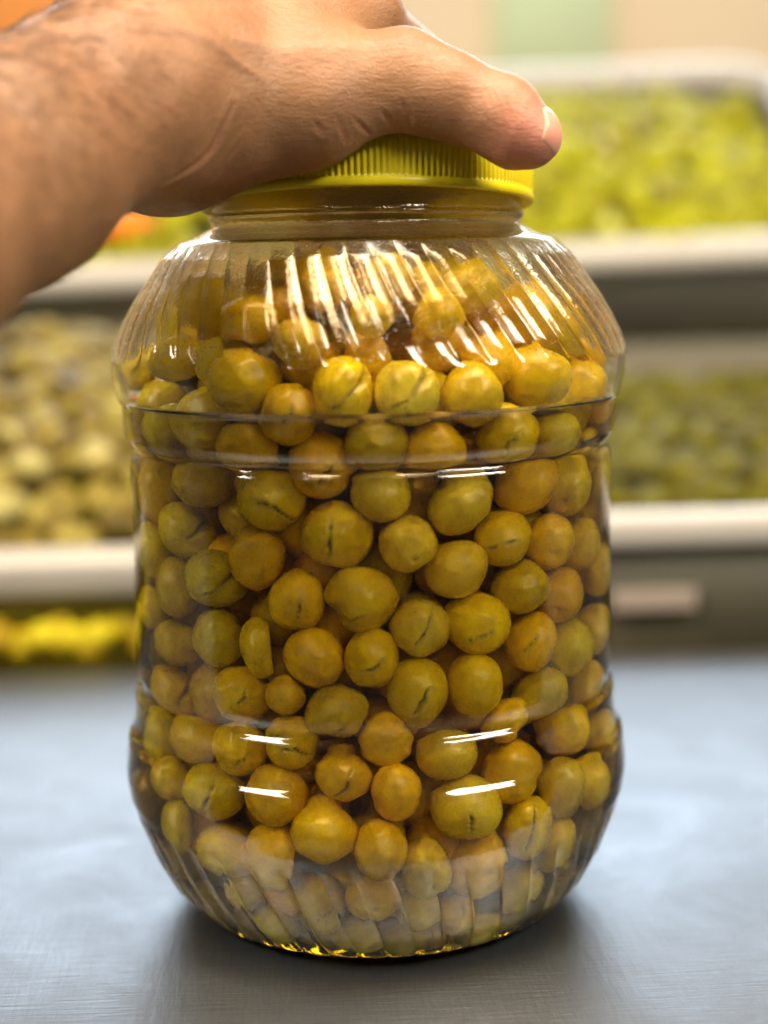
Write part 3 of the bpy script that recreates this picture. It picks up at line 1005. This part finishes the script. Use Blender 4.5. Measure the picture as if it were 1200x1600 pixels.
ARM = [((-.1900, -.400, .140), .040), ((-.1421, -.300, .1981), .0375), ((-.1232, -.200, .2400), .0345), ((-.1014, -.128, .2680), .0315), ((-.0800, -.092, .2870), .0275), ((-.0650, -.070, .2950), .0270)]
THUMB = [((-.0180, -.052, .2925), .0215), ((.0135, -.054, .2970), .0165), ((.0280, -.059, .2925), .0132), ((.0442, -.063, .2852), .0122), ((.0500, -.065, .2800), .0104), ((.0548, -.066, .2780), .0078)]
PALM = [
    [((-.0650, -.066, .2950), .0285), ((-.0230, -.028, .3080), .0260), ((-.0020, -.010, .3250), .0150)],      # index metacarpal
    [((-.0700, -.050, .3000), .0270), ((-.0200, .000, .3200), .0190), ((-.0040, .014, .3270), .0130)],
    [((-.0740, -.040, .2950), .0250), ((-.0300, .024, .3180), .0170), ((-.0160, .038, .3220), .0120)],
    [((-.0600, -.058, .2790), .0170), ((-.0180, -.054, .2915), .0220)],                                       # thenar
    [((-.0640, -.052, .2735), .0145), ((-.0500, -.030, .2860), .0170)],                                       # heel
]
FINGERS = [
    [((-.003, -.008, .3250), .0150), ((.0178, .028, .3155), .0112), ((.0340, .070, .2900), .0095), ((.0450, .0840, .2440), .0082)],
    [((-.006, .014, .3240), .0140), ((.0100, .052, .3130), .0110), ((.0180, .081, .2850), .0095), ((.0220, .0960, .2360), .0086)],
    [((-.016, .036, .3200), .0125), ((-.0050, .068, .3070), .0105), ((.0000, .0850, .2800), .0092), ((.0000, .0970, .2340), .0084)],
    [((-.032, .042, .3120), .0110), ((-.0270, .068, .3000), .0092), ((-.0230, .0830, .2780), .0080), ((-.0220, .0930, .2400), .0074)],
]
CREASES = [  # (points, depth, width): wrinkle folds
    ([(-.0625, -.098, .268), (-.0560, -.084, .282), (-.0510, -.080, .291)], .0013, .0013),
    ([(-.0520, -.075, .272), (-.0490, -.076, .279), (-.0455, -.075, .285)], .0007, .0009),
    ([(.0395, -.072, .2935), (.0425, -.076, .2880), (.0430, -.077, .2830)], .00035, .0006),
    ([(.0420, -.072, .2930), (.0450, -.076, .2870), (.0455, -.077, .2820)], .0003, .0006),
    ([(-.0030, -.072, .2850), (.0010, -.070, .2810), (.0030, -.066, .2790)], .0006, .0008),
    ([(.0060, -.072, .2870), (.0085, -.070, .2830), (.0100, -.067, .2800)], .0005, .0008),
    ([(.0375, -.072, .2945), (.0400, -.076, .2890), (.0405, -.077, .2840)], .0004, .0006),
    ([(.0455, -.071, .2920), (.0475, -.076, .2860)], .0003, .0005),
    ([(.0120, -.072, .2900), (.0145, -.070, .2850), (.0150, -.067, .2815)], .0006, .0009),
    ([(-.0150, -.075, .2840), (-.0120, -.074, .2790)], .0005, .0009),
    ([(-.0480, -.080, .3040), (-.0150, -.074, .3080), (.0120, -.066, .3090)], -.0010, .0048),      # thumb tendon
    ([(-.1050, -.135, .2900), (-.0780, -.105, .3020), (-.0520, -.085, .3020), (-.0330, -.078, .2960)], -.0008, .0024),   # vein
    ([(-.0780, -.105, .3020), (-.0560, -.080, .3140), (-.0300, -.058, .3250)], -.0008, .0022),
    ([(-.0090, -.073, .2860), (-.0060, -.072, .2800), (-.0050, -.069, .2770)], .0004, .0008),
]


def hand_sdf(P):
    d = chain_sdf(P, ARM, .014)
    palm = None
    for c in PALM:
        q = chain_sdf(P, c, .01)
        palm = q if palm is None else smin(palm, q, .014)
    d = smin(d, palm, .022)
    d = smin(d, chain_sdf(P, THUMB, .006), .010)
    fing = None
    for c in FINGERS:
        q = chain_sdf(P, c, .004)
        fing = q if fing is None else smin(fing, q, .0012)
    d = smin(d, fing, .008)
    # the palm lies on the lid and gives way to it
    zl = P[:, 2] - .2595 - P[:, 1] * -.0787                     # height above the tilted lid's foot
    cyl = np.maximum(np.hypot(P[:, 0], P[:, 1]) - .0612, np.maximum(zl - .0190, -zl))
    dd = -(cyl - .0003)
    k = .0025
    h = np.maximum(k - np.abs(d - dd), 0) / k
    return np.maximum(d, dd) + h * h * k * .25


def surface_nets(f, lo, hi, h):
    ax = [np.arange(lo[i], hi[i] + h, h) for i in range(3)]
    nx, ny, nz = (len(a) for a in ax)
    G = np.empty((nx, ny, nz), np.float32)
    yy, zz = np.meshgrid(ax[1], ax[2], indexing='ij')
    st = 12
    for i in range(0, nx, st):
        xs = ax[0][i:i + st]
        Pp = np.stack([np.repeat(xs, ny * nz), np.tile(yy.ravel(), len(xs)), np.tile(zz.ravel(), len(xs))], 1)
        G[i:i + st] = f(Pp).reshape(len(xs), ny, nz)
    S = G < 0
    cnt = np.zeros((nx - 1, ny - 1, nz - 1), int)
    acc = np.zeros((nx - 1, ny - 1, nz - 1, 3))
    num = np.zeros((nx - 1, ny - 1, nz - 1))
    corners = [(a, b, c) for a in (0, 1) for b in (0, 1) for c in (0, 1)]
    sl = lambda c: tuple(slice(c[i], c[i] + n - 1) for i, n in enumerate((nx, ny, nz)))
    for c in corners:
        cnt += S[sl(c)]
    for c in corners:
        for axn in range(3):
            if c[axn]:
                continue
            c2 = list(c)
            c2[axn] = 1
            g0, g1 = G[sl(c)], G[sl(c2)]
            m = (g0 < 0) != (g1 < 0)
            t = np.where(m, g0 / np.where(g0 == g1, 1, g0 - g1), 0)
            for q in range(3):
                acc[..., q] += np.where(m, c[q] + (t if q == axn else 0), 0)
            num += m
    act = (cnt > 0) & (cnt < 8)
    idx = -np.ones(act.shape, int)
    idx[act] = np.arange(act.sum())
    ii = np.argwhere(act)
    V = np.array(lo) + h * (ii + acc[act] / num[act][:, None])
    F_ = []
    for axn in range(3):
        a1, a2 = [(1, 2), (2, 0), (0, 1)][axn]
        e = [slice(None)] * 3
        e2 = [slice(None)] * 3
        e[axn], e2[axn] = slice(0, -1), slice(1, None)
        s0, s1 = S[tuple(e)], S[tuple(e2)]
        for flip, mm in ((False, s0 & ~s1), (True, ~s0 & s1)):
            p = np.argwhere(mm)
            p = p[(p[:, a1] > 0) & (p[:, a2] > 0) & (p[:, a1] < act.shape[a1]) & (p[:, a2] < act.shape[a2])]
            q = []
            for o1, o2 in ((0, 0), (1, 0), (1, 1), (0, 1)):
                r_ = p.copy()
                r_[:, a1] -= o1
                r_[:, a2] -= o2
                q.append(idx[r_[:, 0], r_[:, 1], r_[:, 2]])
            q = np.stack(q, 1)
            F_.append(q[:, ::-1] if flip else q)
    Fq = np.concatenate(F_)
    return V, Fq[(Fq >= 0).all(1)]


def grad(f, P, e=2e-4):
    gx = np.stack([f(P + np.eye(3)[i] * e) - f(P - np.eye(3)[i] * e) for i in range(3)], 1) / (2 * e)
    return gx / (np.linalg.norm(gx, axis=1)[:, None] + 1e-9)


def on_surface(P, it=3):
    for _ in range(it):
        P = P - hand_sdf(P)[:, None] * grad(hand_sdf, P)
    return P


V, Fq = surface_nets(hand_sdf, (-.245, -.450, .085), (.075, .095, .355), .0030)
me = mesh_np('person', V, Fq)
tmp = bpy.data.objects.new('tmp', me)
col.objects.link(tmp)
ss = tmp.modifiers.new('s', 'SUBSURF')
ss.levels = ss.render_levels = 2
dg = bpy.context.evaluated_depsgraph_get()
me2 = bpy.data.meshes.new_from_object(tmp.evaluated_get(dg))
bpy.data.objects.remove(tmp)
P = np.empty(len(me2.vertices) * 3, np.float32)
me2.vertices.foreach_get('co', P)
P = P.reshape(-1, 3).astype(float)
near = (P[:, 0] > -.17) & (P[:, 1] < 0.03)
P[near] = on_surface(P[near], 2)
N = np.zeros_like(P)
N[near] = grad(hand_sdf, P[near])
crease = np.zeros(len(P))
disp = np.zeros(len(P))
sel = np.where(near)[0]
for pts, dep, wd in CREASES:
    d = np.full(len(sel), 9.0)
    q = np.array(pts)
    t = np.linspace(0, 1, 25) * (len(pts) - 1)
    q = on_surface(np.stack([np.interp(t, range(len(pts)), q[:, i]) for i in range(3)], 1), 4)
    for k_, (a, b) in enumerate(zip(q, q[1:])):                # laid on the skin, fading at both ends
        d = np.minimum(d, cone(P[sel], a, b, 0, 0) + wd * max(0, abs(k_ - 11.5) / 11.5 - .4) * 1.6)
    e = np.exp(-(d / wd) ** 2)
    if dep < 0:                                                # a raised tendon or vein
        disp[sel] -= dep * e
        continue
    disp[sel] -= .55 * dep * e
    disp[sel] += .2 * dep * np.exp(-((d - 2.2 * wd) / wd) ** 2)
    crease[sel] = np.maximum(crease[sel], .7 * e)
# tendons and veins, faint
w1 = np.sin(P[:, 0] * 210 + P[:, 1] * 130 + np.sin(P[:, 2] * 160) * 1.3)
disp += .00022 * w1 * near
P += N * disp[:, None]
me2.vertices.foreach_set('co', P.astype(np.float32).ravel())
me2.polygons.foreach_set('use_smooth', np.full(len(me2.polygons), True))
tip = np.array([.052, -.068, .2790])
attr(me2, 'pink', np.clip(.75 * np.exp(-(np.linalg.norm(P - tip, axis=1) / .0125) ** 4) + .25 * np.exp(-(np.linalg.norm(P - np.array([.044, -.066, .290]), axis=1) / .012) ** 2), 0, 1))
attr(me2, 'hairy', sstep(-.052, -.105, P[:, 0] - .25 * (P[:, 2] - .29)))
attr(me2, 'crease', crease)
me2.update()
me2.name = 'person'
me2.materials.clear()
person = link('person', me2, SKIN)
tag(person, 'bare left forearm and hand gripping the yellow lid from above, thumb in front', 'person')

# thumb nail: a curved plate laid on the outer face of the thumb tip
axis = np.array([.60, .70, -.30])
axis /= np.linalg.norm(axis)
nrm = np.array([.62, -.68, .38])
nrm -= axis * (nrm @ axis)
nrm /= np.linalg.norm(nrm)
side = np.cross(axis, nrm)
ctr = np.array([.0548, -.0665, .2785])
pts = []
NU, NV_ = 13, 13
for i in range(NU):
    for j in range(NV_):
        u, v = i / (NU - 1) * 2 - 1, j / (NV_ - 1) * 2 - 1
        w_ = .0068 * (1 - .10 * max(-u, 0) ** 2) * math.sqrt(max(1 - .30 * u * u * (1 if u < 0 else .3), .05))
        pts.append(ctr + axis * (.0058 * u + .0005) + side * (w_ * v) + nrm * .012)
pts = np.array(pts)
q = pts.copy()
for _ in range(40):
    q = q - nrm * np.maximum(hand_sdf(q), 0)[:, None] * .8
u = np.repeat(np.linspace(-1, 1, NU), NV_)
v = np.tile(np.linspace(-1, 1, NV_), NU)
q += nrm * (.00045 * (1 - .4 * v ** 4))[:, None]
top, bot = q, q - nrm * .0009
Vn = np.concatenate([top, bot])
n = NU * NV_
Fn = []
for i in range(NU - 1):
    for j in range(NV_ - 1):
        a = i * NV_ + j
        Fn.append((a, a + NV_, a + NV_ + 1, a + 1))
        Fn.append((n + a, n + a + 1, n + a + NV_ + 1, n + a + NV_))
edge = [j for j in range(NV_)] + [i * NV_ + NV_ - 1 for i in range(1, NU)] + [(NU - 1) * NV_ + j for j in range(NV_ - 2, -1, -1)] + [i * NV_ for i in range(NU - 2, 0, -1)]
for a, b in zip(edge, edge[1:] + edge[:1]):
    Fn.append((a, b, n + b, n + a))
M = Mat('finger_nail')
M.bsdf(Base_Color=c4(0.56, 0.26, 0.195), Roughness=0.28, Subsurface_Weight=0.25, Subsurface_Radius=(.003, .001, .0006), Subsurface_Scale=1.0)
link('thumb_nail', mesh_np('thumb_nail', Vn, Fn), M.m, person)

# fine dark hairs on the forearm and wrist
g = np.random.default_rng(12)
cand = np.where((P[:, 0] < -.050) & (P[:, 0] > -.165) & (P[:, 1] < -.01) & (P[:, 2] > .20))[0]
wgt = sstep(-.045, -.10, P[cand, 0]) * (.15 + .85 * sstep(.262, .305, P[cand, 2] + .35 * (-.10 - P[cand, 0]) * -1))
wgt = np.maximum(wgt, 1e-6)
pick = g.choice(cand, 3200, replace=False, p=wgt / wgt.sum())
Vh, Fh = [], []
for i in pick:
    p, nn = P[i], N[i]
    flow = np.array([.75, .55, -.25]) + g.normal(0, .28, 3)
    flow -= nn * (flow @ nn)
    flow /= np.linalg.norm(flow) + 1e-9
    sd = np.cross(nn, flow)
    L = g.uniform(.005, .013)
    b0 = len(Vh)
    for s in range(5):
        t = s / 4
        c = p + flow * L * t + nn * L * (.32 * t - .26 * t * t) + sd * L * .12 * math.sin(2.2 * t + i)
        w_ = .000075 * (1 - .8 * t)
        for k in range(3):
            a = 2.094 * k
            Vh.append(c + sd * w_ * math.cos(a) + nn * w_ * math.sin(a))
    for s in range(4):
        for k in range(3):
            Fh.append((b0 + 3 * s + k, b0 + 3 * s + (k + 1) % 3, b0 + 3 * s + 3 + (k + 1) % 3, b0 + 3 * s + 3 + k))
M = Mat('arm_hair')
M.bsdf(Base_Color=c4(0.035, 0.018, 0.010), Roughness=0.5)
o = link('arm_hair', mesh_np('arm_hair', Vh, Fh), M.m, person)
o['kind'] = 'stuff'
